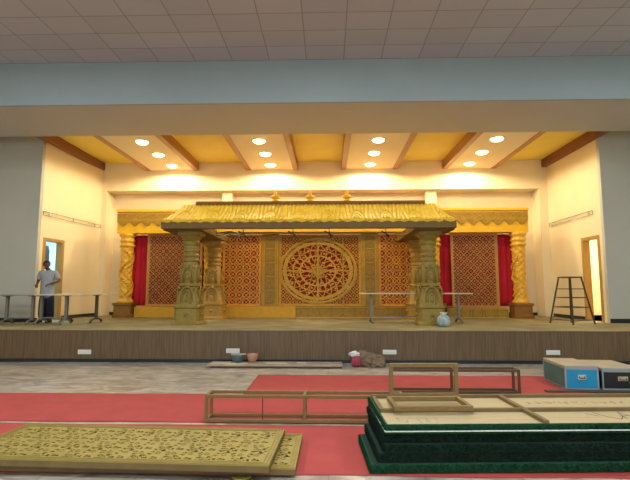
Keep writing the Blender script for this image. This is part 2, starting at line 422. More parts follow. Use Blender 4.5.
# long fascia in three lengths
def fascia(label, x0, x1, endl, endr):
    t = thing('fascia_beam', label, 'beam', ((x0+x1)/2, 14.4, 3.32)); w = (x1-x0)/2
    bxobj('board', (-w, w, 0, .4, 0, .66), 'gold', t)
    bxobj('cornice', (-w-.02*endl, w+.02*endr, -.05, .42, .67, .76), 'gold', t, .012)
    bxobj('cornice_brown_strip', (-w, w, -.022, .4, .645, .67), 'ridge_brown', t)  # brown strip just under the cornice
    b_ = B(); n = max(1, round(2*w/.36)); p = 2*w/n
    for i in range(n):
        x = -w+p*i
        prism(b_, [(x, .645), (x, .36), (x+p*.14, .34), (x+p*.3, .26), (x+p*.5, .22), (x+p*.7, .26), (x+p*.86, .34), (x+p, .36), (x+p, .645)], -.03, -.0)
    va = obj('valance', b_, 'frieze', t)
    b_ = B()
    for i in range(n):
        x = -w+p*(i+.5)
        for q, hh in ((.46, .0), (.3, .05), (.15, .1)):
            for sg in (-1, 1): bar(b_, (x+sg*p*q, -.04, .41+hh*.6), (x, -.04, .27+hh), .022, .024, (0, 1, 0))
        annulus(b_, x, .46, .045, .02, -.05, -.03, 10)
        for sg in (-1, 1):
            bar(b_, (x+sg*p*.5, -.04, .48), (x, -.04, .6), .022, .024, (0, 1, 0)); bar(b_, (x+sg*p*.5, -.04, .6), (x, -.04, .5), .022, .024, (0, 1, 0))
    obj('valance_carving', b_, 'pilaster', t)
    b_ = B(); bar(b_, (-w, -.04, .633), (w, -.04, .633), .02, .03, (0, 1, 0)); obj('bead_moulding', b_, 'gold', t)
    return t
fascia('bright yellow fascia with scalloped valance over the left backdrop wing', -6.66, -3.62, 1, 0)
fascia('bright yellow fascia behind the canopy eave across the centre backdrop', -3.6, 3.2, 0, 0)
fascia('bright yellow fascia with scalloped valance over the right backdrop wing', 3.22, 6.18, 0, 1)

# lattices
def jali_wing(u, v, W, Hh):
    x, z = u*W, v*Hh; p = .205
    if x < .09 or x > W-.09 or z < .06 or z > Hh-.06: return True
    a = ((x+z) / p) % 1; c = ((x-z) / p) % 1
    da, dc = min(a, 1-a), min(c, 1-c)
    if da < .075 or dc < .075: return True
    return math.hypot(a-.5, c-.5) < .17
def jali_ring(u, v, W, Hh):
    x, z = u*W, v*Hh; p = .22
    if x < .06 or x > W-.06 or z < .05 or z > Hh-.05: return True
    fx, fz = (x/p) % 1-.5, (z/p) % 1-.5
    r = math.hypot(fx, fz)
    gx, gz = ((x/p)+.5) % 1-.5, ((z/p)+.5) % 1-.5; r2 = math.hypot(gx, gz)
    if .40 < r < .52 or r < .13 or r2 < .10: return True
    return (abs(abs(fx)-abs(fz)) < .05 and r < .42)
def screen(name, label, x0, x1, z0, z1, fn, lm, bmat, frame=.05, cell=.0165):
    t = thing(name, label, 'screen panel', ((x0+x1)/2, YB, z0)); W = x1-x0; Hh = z1-z0
    bxobj('cloth_backing', (-W/2, W/2, .05, .07, 0, Hh), bmat, t)
    b_ = B(); mask_grid(b_, -W/2, W/2, 0, Hh, int(W/cell), int(Hh/cell), lambda u, v: fn(u, v, W, Hh), 0, .022); obj('lattice', b_, lm, t, fix=True)
    b_ = B()
    box(b_, -W/2, -W/2+frame, -.02, .05, 0, Hh); box(b_, W/2-frame, W/2, -.02, .05, 0, Hh)
    box(b_, -W/2+frame, W/2-frame, -.02, .05, 0, frame); box(b_, -W/2+frame, W/2-frame, -.02, .05, Hh-frame, Hh)
    obj('frame', b_, lm, t, bevel=.006)
    return t
screen('lattice_screen', 'dull gold lattice on maroon cloth in the left backdrop wing', -5.78, -4.0, 1.03, 3.32, jali_wing, 'lattice_brown', 'backing_maroon')
screen('lattice_screen', 'dull gold lattice on maroon cloth in the right backdrop wing', 3.86, 5.32, 1.0, 3.32, jali_wing, 'lattice_brown', 'backing_maroon')
screen('lattice_screen', 'copper gold ring lattice on red, left of the large round medallion', -3.35, -2.12, 1.05, 3.3, jali_ring, 'lattice_orange', 'backing_red', .03)
screen('lattice_screen', 'copper gold ring lattice on red, right of the large round medallion', 1.6, 2.95, 1.05, 3.3, jali_ring, 'lattice_orange', 'backing_red', .03)

# medallion screen
mx0, mx1, mz0, mz1 = -1.55, 1.04, 1.05, 3.3
t = thing('medallion_screen', 'gold pierced screen with large oval medallion on red at stage centre', 'screen panel', ((mx0+mx1)/2, YB, mz0))
W = mx1-mx0; Hh = mz1-mz0
ecx, ecz, ea, eb = -.318+.255, 2.145-1.05, 1.19, 1.0
bxobj('cloth_backing', (-W/2, W/2, .05, .07, 0, Hh), 'backing_red', t)
def med(u, v):
    x = u*W-W/2; z = v*Hh
    if u < .03 or u > .97 or v < .03 or v > .975: return True
    dx, dz = (x-ecx)/ea, (z-ecz)/eb; r = math.hypot(dx, dz); th = math.atan2(dz, dx)
    if abs(r-1) < .04 or .83 < r < .9: return True
    if r > 1:
        a = ((x+z)/.21) % 1; c = ((x-z)/.21) % 1
        return min(a, 1-a) < .1 or min(c, 1-c) < .1 or math.hypot(a-.5, c-.5) < .2
    if r < .13 or abs(r-.47) < .022: return True
    if abs(dx) < .012 or abs(dz) < .014: return True
    n = 12 if r > .47 else 7
    if abs(r-.66) < .016: return True
    s1 = math.sin(n*th+9*r); s2 = math.sin(n*th-9*r+.8*math.sin(14*r))
    if abs(s1) < .21 or abs(s2) < .21: return True
    return math.cos(n*th*.5+20*r)*math.cos(n*th-16*r) > .72
b_ = B(); mask_grid(b_, -W/2, W/2, 0, Hh, 210, 182, med, 0, .022); obj('pierced_board', b_, 'mandala', t)
b_ = B(); annulus(b_, ecx, ecz, 1.02, .985, -.03, 0, 64, ea/eb); annulus(b_, ecx, ecz, .93, .83, -.012, 0, 64, ea/eb)
obj('medallion_ring', b_, 'pilaster', t)
b_ = B(); annulus(b_, ecx, ecz, .14, .1, -.03, 0, 24, 1.15); blob(b_, (ecx, 0, ecz), .07, 1, .4, 1)
for k in range(8):
    a = k*PI/4; annulus(b_, ecx+.2*math.cos(a), ecz+.18*math.sin(a), .065, .03, -.02, 0, 12)
obj('centre_boss', b_, 'pilaster', t)
b_ = B(); box(b_, ecx-.025, ecx+.025, -.035, .0, 0, Hh); box(b_, .715, .745, -.035, 0, 0, Hh); obj('meeting_stile', b_, 'pilaster', t)
b_ = B()
for d in ((-W/2, -W/2+.04, -.02, .05, 0, Hh), (W/2-.04, W/2, -.02, .05, 0, Hh), (-W/2+.04, W/2-.04, -.02, .05, 0, .05), (-W/2+.04, W/2-.04, -.02, .05, Hh-.05, Hh)): box(b_, *d)
obj('frame', b_, 'mandala', t, bevel=.006)

def rosette(bm, x, z, r, y0, sx=1.):
    annulus(bm, x, z, r, r*.82, y0-.02, y0, 20, sx); annulus(bm, x, z, r*.55, r*.38, y0-.025, y0, 16, sx)
    blob(bm, (x, y0, z), r*.22, sx, .8, 1, 8, 5)
    for k in range(8):
        a = k*PI/4; blob(bm, (x+r*.68*math.cos(a)*sx, y0, z+r*.68*math.sin(a)), r*.12, 1, .9, 1, 6, 4)
# rosette pilasters
def pilaster(label, xc, w):
    t = thing('rosette_pilaster', label, 'pilaster', (xc, YB, 1.045), 0)
    bxobj('board', (-w/2, w/2, -.05, .04, 0, 2.26), 'pilaster', t)
    bxobj('inner_panel', (-w*.27, w*.27, -.065, -.05, .03, 2.24), 'pilaster_olive', t)
    b_ = B()
    for s in (-1, 1):
        box(b_, s*w*.31-.015, s*w*.31+.015, -.085, -.05, 0, 2.26); box(b_, s*w*.46-.012, s*w*.46+.012, -.08, -.05, 0, 2.26)
    for k in range(6): box(b_, -w*.27, w*.27, -.08, -.05, .02+k*.44, .045+k*.44)
    obj('edge_mouldings', b_, 'pilaster', t)
    for k in range(5):
        b_ = B(); rosette(b_, 0, .25+k*.44, .13, -.065); obj('rosette', b_, 'frieze', t)
    return t
pilaster('gold vertical pilaster with five rosettes, left of the round medallion', -1.83, .55)
pilaster('gold vertical pilaster with five rosettes, right of the round medallion', 1.32, .55)

# red drapes
def drape(label, x0, x1):
    b_ = B(); n = 40; W = x1-x0; top = []; bot = []
    rows = 12; g = []
    for j in range(rows+1):
        z = .0+2.26*j/rows; row = []
        for i in range(n+1):
            u = i/n; row.append(b_.verts.new((-W/2+W*u, .022*math.sin(u*W*34)+.006*math.sin(z*5+u*4), z)))
        g.append(row)
    for j in range(rows):
        for i in range(n): b_.faces.new((g[j][i], g[j][i+1], g[j+1][i+1], g[j+1][i]))
    o = obj('drape', b_, 'drape_red', None, True); o.location = ((x0+x1)/2, 14.82, 1.045)
    m_ = o.modifiers.new('Solid', 'SOLIDIFY'); m_.thickness = .006
    return tag(o, label, 'drape')
drape('crimson drape strip beside the far left gold column', -6.3, -5.7)
drape('crimson drape strip beside the inner gold column on the left wing', -4.05, -3.3)
drape('crimson drape strip beside the inner gold column on the right wing', 3.2, 3.95)
drape('crimson drape strip beside the far right gold column', 5.25, 5.95)

# plinths
def plain_plinth(label, x0, x1, z1):
    o = bxobj('plinth', (x0, x1, 14.5, 14.86, S, z1), 'plinth_gold', None, .008); return tag(o, label, 'plinth')
def rosette_plinth(label, x0, x1, z1, n):
    t = thing('carved_plinth', label, 'plinth', ((x0+x1)/2, 14.5, S)); w = (x1-x0)/2; h = z1-S
    bxobj('block', (-w, w, 0, .36, 0, h), 'pilaster_olive', t)
    b_ = B(); box(b_, -w, w, -.03, 0, 0, .03); box(b_, -w, w, -.03, 0, h-.03, h); obj('mouldings', b_, 'pilaster', t)
    for k in range(n):
        x = -w+(2*w)*(k+.5)/n; b_ = B(); rosette(b_, x, h/2, h*.4, 0, 1.1); box(b_, x+w/n-.012, x+w/n, -.02, 0, .03, h-.03)
        obj('rosette', b_, 'frieze', t)
plain_plinth('plain yellow plinth under the left wing lattice', -6.06, -3.98, 1.02)
plain_plinth('plain yellow plinth under the lattice left of the medallion', -3.42, -1.0, 1.04)
rosette_plinth('carved rosette plinth under the medallion and the screen to its right', -.99, 2.94, 1.03, 11)
rosette_plinth('carved rosette plinth under the right wing lattice', 3.64, 5.5, .98, 5)

# relief columns
def relief_column():
    t = thing('relief_column', '', 'column', (0, 0, 0))
    H0, H1 = .45, 2.62
    def fn(a, z):
        if z < .56 or z > 2.2: return 0
        w = math.sin(3*a+z*7.5)*.5+.5; v = math.sin(z*34)*math.cos(5*a)
        return .012*w+.013*v
    prof = [(.25, .45), (.25, .5), (.22, .52), (.22, .56)]
    k = 70
    for i in range(k+1): prof.append((.185-.012*math.sin(PI*i/k), .57+1.62*i/k))
    prof += [(.2, 2.2), (.235, 2.23), (.235, 2.27), (.19, 2.3), (.19, 2.34), (.225, 2.37), (.225, 2.42), (.2, 2.45), (.2, 2.5), (.25, 2.55), (.25, 2.63)]
    b_ = B(); lathe(b_, prof, 48, fn=fn); obj('shaft', b_, 'column_gold', t, True)
    b_ = B()
    lathe(b_, [(.30, 0, 9), (.31, .08, 9), (.27, .1, 9), (.27, .36, 9), (.31, .39, 9), (.31, .45, 9)], 24); obj('base', b_, 'plinth_base', t)
    b_ = B()
    for i in range(26):
        s = i/25; a = -PI/2+math.sin(s*PI*3)*.9; z = .68+s*1.42
        blob(b_, (.2*math.cos(a), .2*math.sin(a), z), .042, 1, 1, .8, 8, 5)
        blob(b_, (.2*math.cos(a+1.1), .2*math.sin(a+1.1), z+.02), .028, 1, 1, .8, 6, 4)
    obj('vine_carving', b_, 'column_gold', t, True)
    return t
rc = relief_column(); rc.location = (-6.37, 14.55, S)
rc['label'] = 'orange gold vine-carved column at the far left end of the backdrop'; rc['group'] = 'vine carved columns'
dup(rc, (-3.72, 14.55, S), PI/2, 'orange gold vine-carved column behind the front left olive pillar')
dup(rc, (3.28, 14.55, S), PI, 'orange gold vine-carved column behind the front right olive pillar')
dup(rc, (5.9, 14.55, S), -PI/2, 'orange gold vine-carved column at the far right end of the backdrop')

# ------------------------------------------------------------------ canopy pillars
def pillar(label, m, rs=1., H=2.31):
    t = thing('carved_pillar', label, 'pillar', (0, 0, 0), 0, 'carved canopy pillars')
    k = H/2.31
    P = [(.40, 0, 8), (.40, .04, 8), (.36, .07, 8), (.34, .1, 8), (.33, .39, 8), (.36, .42, 8), (.36, .46, 8)]
    b_ = B(); lathe(b_, [(r*rs, z*k, n) for r, z, n in P], 32); obj('base', b_, m, t)
    Q = [(.34, .46, 5), (.33, .5, 4), (.325, .58, 3.4), (.3, .7, 3), (.26, .82, 3), (.225, .9, 2.8), (.22, .93, 2.8), (.265, .955, 4), (.265, 1.0, 4), (.235, 1.03, 3),
         (.245, 1.1, 2.8), (.25, 1.25, 2.8), (.24, 1.36, 2.6), (.205, 1.46, 2.4), (.185, 1.56, 2.2)]
    b_ = B(); lathe(b_, [(r*rs, z*k, n) for r, z, n in Q], 40, fn=lambda a, z: .006*math.sin(z*60)*math.sin(8*a)); obj('shaft', b_, m, t)
    R = [(.195, 1.56), (.215, 1.58), (.215, 1.62), (.185, 1.65), (.185, 1.68), (.215, 1.7), (.215, 1.74), (.185, 1.77), (.185, 1.8), (.21, 1.83), (.21, 1.87), (.19, 1.9),
         (.19, 1.96), (.22, 2.0), (.235, 2.06), (.21, 2.1), (.25, 2.15), (.28, 2.2)]
    b_ = B(); lathe(b_, [(r*rs, z*k, 2.2) for r, z in R], 40); obj('ringed_neck', b_, m, t)
    b_ = B(); lathe(b_, [(.28*rs, 2.2*k, 8), (.32*rs, 2.24*k, 8), (.32*rs, 2.31*k, 8)], 24); obj('capital', b_, m, t)
    b_ = B()
    for q in range(4):
        mt = Matrix.Rotation(q*PI/2, 4, 'Z')
        def arch(zc, zb, w, y, r):
            pts = [(-w, y, zb)]+[(w*math.cos(PI-PI*i/10), y, zc+w*1.1*math.sin(PI*i/10)) for i in range(11)]+[(w, y, zb)]
            tube(b_, [mt @ Vector((p[0]*rs, p[1]*rs, p[2]*k)) for p in pts], r, 6)
        arch(.76, .5, .15, -.30, .022); arch(.74, .5, .1, -.315, .016)
        arch(1.28, 1.04, .13, -.245, .02); arch(1.27, 1.04, .085, -.252, .014)
        for (x, y, z, r_, sz) in ((0, -.3, .62, .06, 1.5), (0, -.29, .74, .035, 1), (-.06, -.3, .55, .03, 1), (.06, -.3, .55, .03, 1), (0, -.25, 1.16, .045, 1.7), (0, -.25, 1.27, .03, 1),
                                (0, -.27, .93, .055, .9), (-.2, -.26, .9, .03, 1), (.2, -.26, .9, .03, 1), (-.12, -.25, 1.42, .03, 1), (.12, -.25, 1.42, .03, 1), (0, -.245, 1.46, .03, 1.2), (0, -.33, .25, .06, .7)):
            v = mt @ Vector((x*rs, y*rs, z*k)); blob(b_, v, r_*rs, 1, 1, sz, 8, 6)
        for i in range(5):
            v = mt @ Vector(((-.22+.11*i)*rs, -.345*rs, .44*k)); blob(b_, v, .026, 1, 1, .8, 6, 4)
    obj('carving', b_, m, t, True)
    return t
p = pillar('olive gold carved pillar with ringed neck, front left of the canopy', 'olive_gold', .93); p.location = (-3.49, 11.75, S)
dup(p, (2.52, 11.75, S), 0, 'olive gold carved pillar with ringed neck, front right of the canopy')
p = pillar('antique gold carved pillar behind and right of the front left pillar', 'rear_gold', .98); p.location = (-3.42, 13.95, S)
dup(p, (2.66, 13.95, S), 0, 'antique gold carved pillar behind and left of the front right pillar')

# canopy
EX0, EX1 = -4.06, 3.08
can = thing('canopy', 'yellow tiled canopy roof on olive beam carried by four pillars', 'canopy', (-.49, 11.1, 3.0))
cx = .49; cy = -11.1; cz = -3.0
def loc(x, y, z): return (x+cx, y+cy, z+cz)
def cbox(b_, x0, x1, y0, y1, z0, z1): box(b_, x0+cx, x1+cx, y0+cy, y1+cy, z0+cz, z1+cz)
b_ = B(); cbox(b_, EX0, EX1, 11.1, 11.26, 3.025, 3.19); obj('front_beam', b_, 'olive_beam', can, bevel=.01)
for x0, x1 in ((EX0, EX0+.98), (EX1-.98, EX1)):
    b_ = B(); cbox(b_, x0, x1, 11.27, 14.3, 3.0, 3.19); obj('side_beam', b_, 'olive_beam', can, bevel=.01)
def slope(s):   # (run, rise)
    return .82*s, .52*(.62*s+.38*s*s)
def roof_grid(n, m, f):
    b_ = B(); g = [[b_.verts.new(f(i/n, j/m)) for j in range(m+1)] for i in range(n+1)]
    for i in range(n):
        for j in range(m): b_.faces.new((g[i][j], g[i+1][j], g[i+1][j+1], g[i][j+1]))
    return b_
def rib(d, s):
    return .03*abs(math.sin(PI*d/.12))**.6*(1-.3*s)
def relief(x, s):
    q = ((x+3.6+.36) % .72)-.36; rr = math.hypot(q/.16, (s-.12)/.5)
    if rr < 1 and s > .1: return .045*(1-.5*rr)*abs(math.cos(rr*PI*2.5))**.6
    if rr < 1.12: return 0.
    return .034*abs(math.sin(PI*(q+.1*(1-s)*(1 if q > 0 else -1)*.6)/.103))**.6
def front(u, s):
    run, rise = slope(s); x0, x1 = EX0+.02+.3*s, EX1-.02-.3*s
    x = x0+(x1-x0)*u
    e = -.03*abs(math.sin(PI*x/.28)) if s == 0 else 0
    k_ = relief(x, s)
    return loc(x, 11.1+run-k_*.8, 3.215+rise+k_*.5+e)
b_ = roof_grid(760, 26, front); o = obj('roof_front', b_, 'gold_carved', can, True); o.modifiers.new('S', 'SOLIDIFY').thickness = .02
for sgn, name in ((-1, 'l'), (1, 'r')):
    def side(u, s, sgn=sgn):
        run, rise = slope(s); y = 11.12+run+(14.3-11.12-run)*u; x = (EX0+.02+.3*s) if sgn < 0 else (EX1-.02-.3*s)
        return loc(x-sgn*(-rib(y, s)*.5), y, 3.205+rise+rib(y, s)*.4)
    b_ = roof_grid(200, 12, side); o = obj('roof_side', b_, 'gold_carved', can, True); o.modifiers.new('S', 'SOLIDIFY').thickness = .02
b_ = B()
for i in range(26):
    x = EX0+.15+i*(EX1-EX0-.3)/25
    prism(b_, [(x-.138+cx, .225), (x-.09+cx, .19), (x+cx, .165), (x+.09+cx, .19), (x+.138+cx, .225)], -.02, .0)
obj('eave_fringe', b_, 'gold_carved', can)
# ridge board and finials
b_ = B(); cbox(b_, -3.44, 2.5, 11.86, 12.1, 3.73, 3.84)
obj('ridge_board', b_, 'ridge_brown', can, bevel=.01)
b_ = B()
for i in range(99):
    x = -3.42+i*.06; blob(b_, loc(x, 11.86, 3.785), .03, 1, .8, 1.3, 6, 4)
obj('ridge_beads', b_, 'ridge_brown', can)
for x in (-1.37, -.46, .5):
    b_ = B(); lathe(b_, [(.1, 0), (.1, .02), (.06, .04), (.06, .06), (.11, .09), (.12, .12), (.08, .16), (.035, .18), (.05, .2), (.03, .23), (.008, .3)], 16, c=loc(x, 11.96, 3.84)); obj('finial', b_, 'gold', can, True)
# pipes, rods and clamps under the roof
b_ = B()
tube(b_, [loc(-3.05, 12.5, 3.1), loc(2.1, 12.5, 3.1)], .014, 6); tube(b_, [loc(-3.05, 12.52, 3.02), loc(-.6, 12.5, 2.95), loc(2.1, 12.5, 3.0)], .009, 6)
obj('cross_pipe', b_, 'steel', can, True)
for x in (-2.3, -.95, .03, 1.55):
    b_ = B(); tube(b_, [loc(x, 12.45, 3.2), loc(x+.02, 12.45, 3.02)], .014, 6); tube(b_, [loc(x-.12, 12.4, 3.12), loc(x+.1, 12.5, 3.0)], .018, 6); blob(b_, loc(x+.06, 12.45, 3.0), .04)
    obj('clamp', b_, 'dark_steel', can, True)
b_ = B(); tube(b_, [loc(-3.0, 12.3, 3.06), loc(-2.6, 12.3, 3.1), loc(-2.2, 12.35, 3.0), loc(-1.9, 12.4, 2.98)], .02, 6); tube(b_, [loc(-2.9, 12.4, 3.1), loc(-2.4, 12.4, 2.98)], .018, 6)
obj('pipe_bundle', b_, 'steel', can, True)

# ------------------------------------------------------------------ stage tables
def table(label, x0, x1, y, d, z, posts, leg, top, rail=True, foot=.62):
    cx_ = (x0+x1)/2
    t = thing('folding_table', label, 'table', (cx_, y, S)); w = (x1-x0)/2; h = z-S
    bxobj('tabletop', (-w, w, -d/2, d/2, h-.03, h), top, t, .006)
    for px in posts:
        x = px-cx_
        b_ = B(); box(b_, x-.032, x+.032, -.035, .035, .1, h-.03); obj('leg', b_, leg, t, bevel=.004)
        b_ = B(); pts = [(x, -foot/2, .02), (x, -foot*.38, .075), (x, -foot*.2, .1), (x, 0, .11), (x, foot*.2, .1), (x, foot*.38, .075), (x, foot/2, .02)]
        tube(b_, pts, .022, 8, [.03, .024, .022, .022, .022, .024, .03])
        obj('foot', b_, leg, t, True)
        b_ = B(); box(b_, x-.02, x+.02, -d*.42, d*.42, h-.05, h-.03); obj('top_bracket', b_, leg, t)
    if rail:
        b_ = B(); xs = [p-cx_ for p in posts]; box(b_, min(xs), max(xs), -.02, .02, .14, .17); obj('stretcher', b_, leg, t)
    return t
table('grey folding table at the far left edge of the stage', -9.0, -7.37, 11.62, .45, 1.432, (-8.09, -7.43), 'leg_grey', 'table_top_grey', True, .5)
table('pale folding table standing in front of the man in the pale shirt', -7.34, -6.13, 11.7, .45, 1.435, (-7.26, -6.62), 'leg_grey', 'table_top', True, .5)
table('brown legged folding table nearest the far left gold column', -7.08, -5.67, 12.27, .44, 1.445, (-6.93, -6.13), 'leg_brown', 'table_top', True, .6)
table('long pale folding table standing behind the front right pillar', .84, 3.76, 12.45, .42, 1.465, (1.14, 3.43), 'leg_grey', 'table_top', True, .62)

# water pot
t = thing('water_pot', 'round pale blue pot with narrow neck at foot of front right pillar', 'pot', (2.7, 11.1, S)); t.scale = (.9, .9, .92)
b_ = B(); lathe(b_, [(.09, 0), (.13, .02), (.165, .08), (.175, .15), (.16, .22), (.11, .27), (.075, .29)], 28); obj('body', b_, 'pot', t, True)
b_ = B(); lathe(b_, [(.075, .285), (.07, .31), (.095, .34), (.1, .36), (.085, .355)], 24); obj('rim', b_, 'pot_white', t, True)

# tapered metal stand
t = thing('metal_stand', 'tall tapered four-legged steel stand near the right stage doorway', 'stand', (6.2, 12.15, S), PI/4-.43)
hb, ht, H = .355, .18, 1.19
cs = ((-1, -1), (1, -1), (1, 1), (-1, 1))
for sx, sy in cs:
    b_ = B(); bar(b_, (sx*hb, sy*hb, 0), (sx*ht, sy*ht, H-.02), .028, .028); obj('leg', b_, 'dark_steel', t)
for z in (.1, .42, .66, .88):
    f = hb+(ht-hb)*z/H
    b_ = B()
    for i in range(4):
        a, c = cs[i], cs[(i+1) % 4]; bar(b_, (a[0]*f, a[1]*f, z), (c[0]*f, c[1]*f, z), .02, .02)
    obj('rung', b_, 'dark_steel' if z > .2 else 'steel', t)
bxobj('top_plate', (-ht-.02, ht+.02, -ht-.02, ht+.02, H-.03, H), 'dark_steel', t, .004)

# ------------------------------------------------------------------ carpets
def carpet(label, x0, x1, y0, y1, seed):
    rnd = random.Random(seed); b_ = B(); nx, ny = 90, 24; g = []
    for i in range(nx+1):
        r = []
        for j in range(ny+1):
            x = x0+(x1-x0)*i/nx; y = y0+(y1-y0)*j/ny
            e = .012*math.sin(x*3.1+seed) if j in (0, ny) else 0
            z = .008+.003*math.sin(x*2.3+y*5+seed)*math.sin(y*3.7+seed)
            r.append(b_.verts.new((x, y+e, z)))
        g.append(r)
    for i in range(nx):
        for j in range(ny): b_.faces.new((g[i][j], g[i+1][j], g[i+1][j+1], g[i][j+1]))
    o = obj('carpet_runner', b_, 'carpet', None, True, fix=False); m_ = o.modifiers.new('S', 'SOLIDIFY'); m_.thickness = .006
    return tag(o, label, 'carpet')
carpet('red carpet runner under the carved boards and turf platforms, nearest the camera', -8.5, 4.6, 4.08, 5.5, 1)
carpet('red carpet runner crossing the hall beneath the long wooden box frame', -9.5, 3.7, 5.6, 7.08, 2)
carpet('shorter red carpet piece nearest the stage, left of the blue case', -1.27, 3.95, 7.1, 8.66, 3)

# ------------------------------------------------------------------ carved boards on the floor
def jali_floor(u, v, W, D):
    x, y = u*W, v*D
    if x < .07 or x > W-.07 or y < .07 or y > D-.07: return True
    p = .29; fx, fy = ((x/p) % 1)-.5, ((y/(p*.8)) % 1)-.5
    row = int(y/(p*.8)); fx = (((x/p)+.5*(row % 2)) % 1)-.5
    r = math.hypot(fx, fy); a = math.atan2(fy, fx)
    if .10 < r < .30 and math.cos(5*a+.7*row) > -.15 and not .19 < r < .21: return False
    if .40 < r < .50 and math.cos(6*a) > .6: return False
    return True
def carved_board(label, W, D, loc_, rz, th=.055):
    t = thing('carved_board', label, 'carved panel', loc_, rz)
    b_ = B(); mask_grid(b_, -W/2, W/2, -D/2, D/2, int(W/.0125), int(D/.0125), lambda u, v: jali_floor(u, v, W, D), 0, .006)
    for i in range(int(W/.145)):
        for j in range(int(D/.116)):
            x = -W/2+.13+i*.145; y = -D/2+.12+j*.116
            if abs(x) > W/2-.11 or abs(y) > D/2-.1: continue
            annulus(b_, x, y, .026, .018, -.005, 0, 10)
    for v in b_.verts: v.co = (v.co.x, v.co.z, th-v.co.y)
    obj('pierced_face', b_, 'jali', t)
    b_ = B()
    for d in ((-W/2, W/2, -D/2, -D/2+.03, 0, th-.0065), (-W/2, W/2, D/2-.03, D/2, 0, th-.0065), (-W/2, -W/2+.03, -D/2+.03, D/2-.03, 0, th-.0065), (W/2-.03, W/2, -D/2+.03, D/2-.03, 0, th-.0065)): box(b_, *d)
    obj('side_frame', b_, 'batten', t)
    b_ = B()
    for k, o_ in enumerate((.008, .032, .058)):
        x, y = W/2-o_, D/2-o_; w = .01
        for d in ((-x, x, -y-w/2, -y+w/2), (-x, x, y-w/2, y+w/2), (-x-w/2, -x+w/2, -y, y), (x-w/2, x+w/2, -y, y)): box(b_, *d, th, th+.008)
    obj('edge_moulding', b_, 'jali', t)
    b_ = B(); box(b_, -W/2+.03, W/2-.03, -D/2+.03, D/2-.03, .004, .012); obj('hole_shade_sheet', b_, 'jali_shade', t)  # dark sheet added to put shade into the pierced holes
    return t
carved_board('upper carved yellow lattice board lying on the red carpet', 2.74, .98, (-1.83, 4.45, .083), -.04)
carved_board('lower carved yellow lattice board jutting out right beneath the upper one', 2.72, .93, (-1.63, 4.5, .024), -.01, .05)
for x, y in ((-.72, 4.15), (-2.6, 4.2), (-.7, 4.85), (-2.6, 4.85)):
    t_ = thing('carved_offcut', 'small carved yellow offcut propping up the front edge of the stacked lattice boards' if x == -.72 else
        ('small carved offcut under the left front of the stacked lattice boards' if y < 4.5 and x < -1 else
         ('small carved offcut under the right rear of the stacked lattice boards' if x > -1 else 'small carved offcut under the left rear of the stacked lattice boards')), 'wood piece', (x-.0, y-(.13 if x == -.72 and y < 4.5 else 0), .0115))
    b_ = B(); lathe(b_, [(.09, 0), (.095, .006), (.08, .0125)], 14, fn=lambda a, z: .012*math.cos(7*a)); obj('disc', b_, 'jali', t_)

# ------------------------------------------------------------------ wooden box frames
def box_frame(label, x0, y0, L, D, H, bays, loc_rz=0, m='frame_wood'):
    t = thing('box_frame', label, 'wooden frame', (x0, y0, .012), loc_rz); w = .035
    for y in (0, D):
        for z in (w/2, H-w/2):
            b_ = B(); bar(b_, (0, y, z), (L, y, z), w, w); obj('long_rail', b_, m, t, bevel=.003)
    for i in range(bays+1):
        x = w/2+(L-w)*i/bays
        for y in (0, D):
            b_ = B(); bar(b_, (x, y, w), (x, y, H-w), w, w); obj('post', b_, m, t, bevel=.003)
        for z in (w/2, H-w/2):
            b_ = B(); bar(b_, (x, w/2, z), (x, D-w/2, z), w*.9, w*.9); obj('cross_rail', b_, m, t)
    return t
bf = box_frame('long open wooden box frame on the red carpet, left of the turf platforms', -1.45, 5.6, 2.34, .24, .31, 2)
b_ = B(); bar(b_, (.68, .0, .035), (.68, 0, .275), .012, .012); obj('thin_post', b_, 'frame_wood_dark', bf)
box_frame('open wooden box frame on carpet behind the platforms, near the blue case', .94, 7.2, 1.92, .22, .35, 2, 0, 'frame_wood_dark')

def rect_frame(name, label, loc_, W, H, w, d, flat):
    t = thing(name, label, 'wooden frame', loc_, .05)
    def P(b_, x0, x1, z0, z1):
        if flat: box(b_, x0, x1, z0, z1, 0, d)
        else: box(b_, x0, x1, -d/2, d/2, z0, z1)
    for nm, a in (('rail', (0, W, 0, w)), ('rail', (0, W, H-w, H)), ('stile', (0, w, w, H-w)), ('stile', (W-w, W, w, H-w))):
        b_ = B(); P(b_, *a); obj(nm, b_, 'frame_wood', t, bevel=.003)
    return t

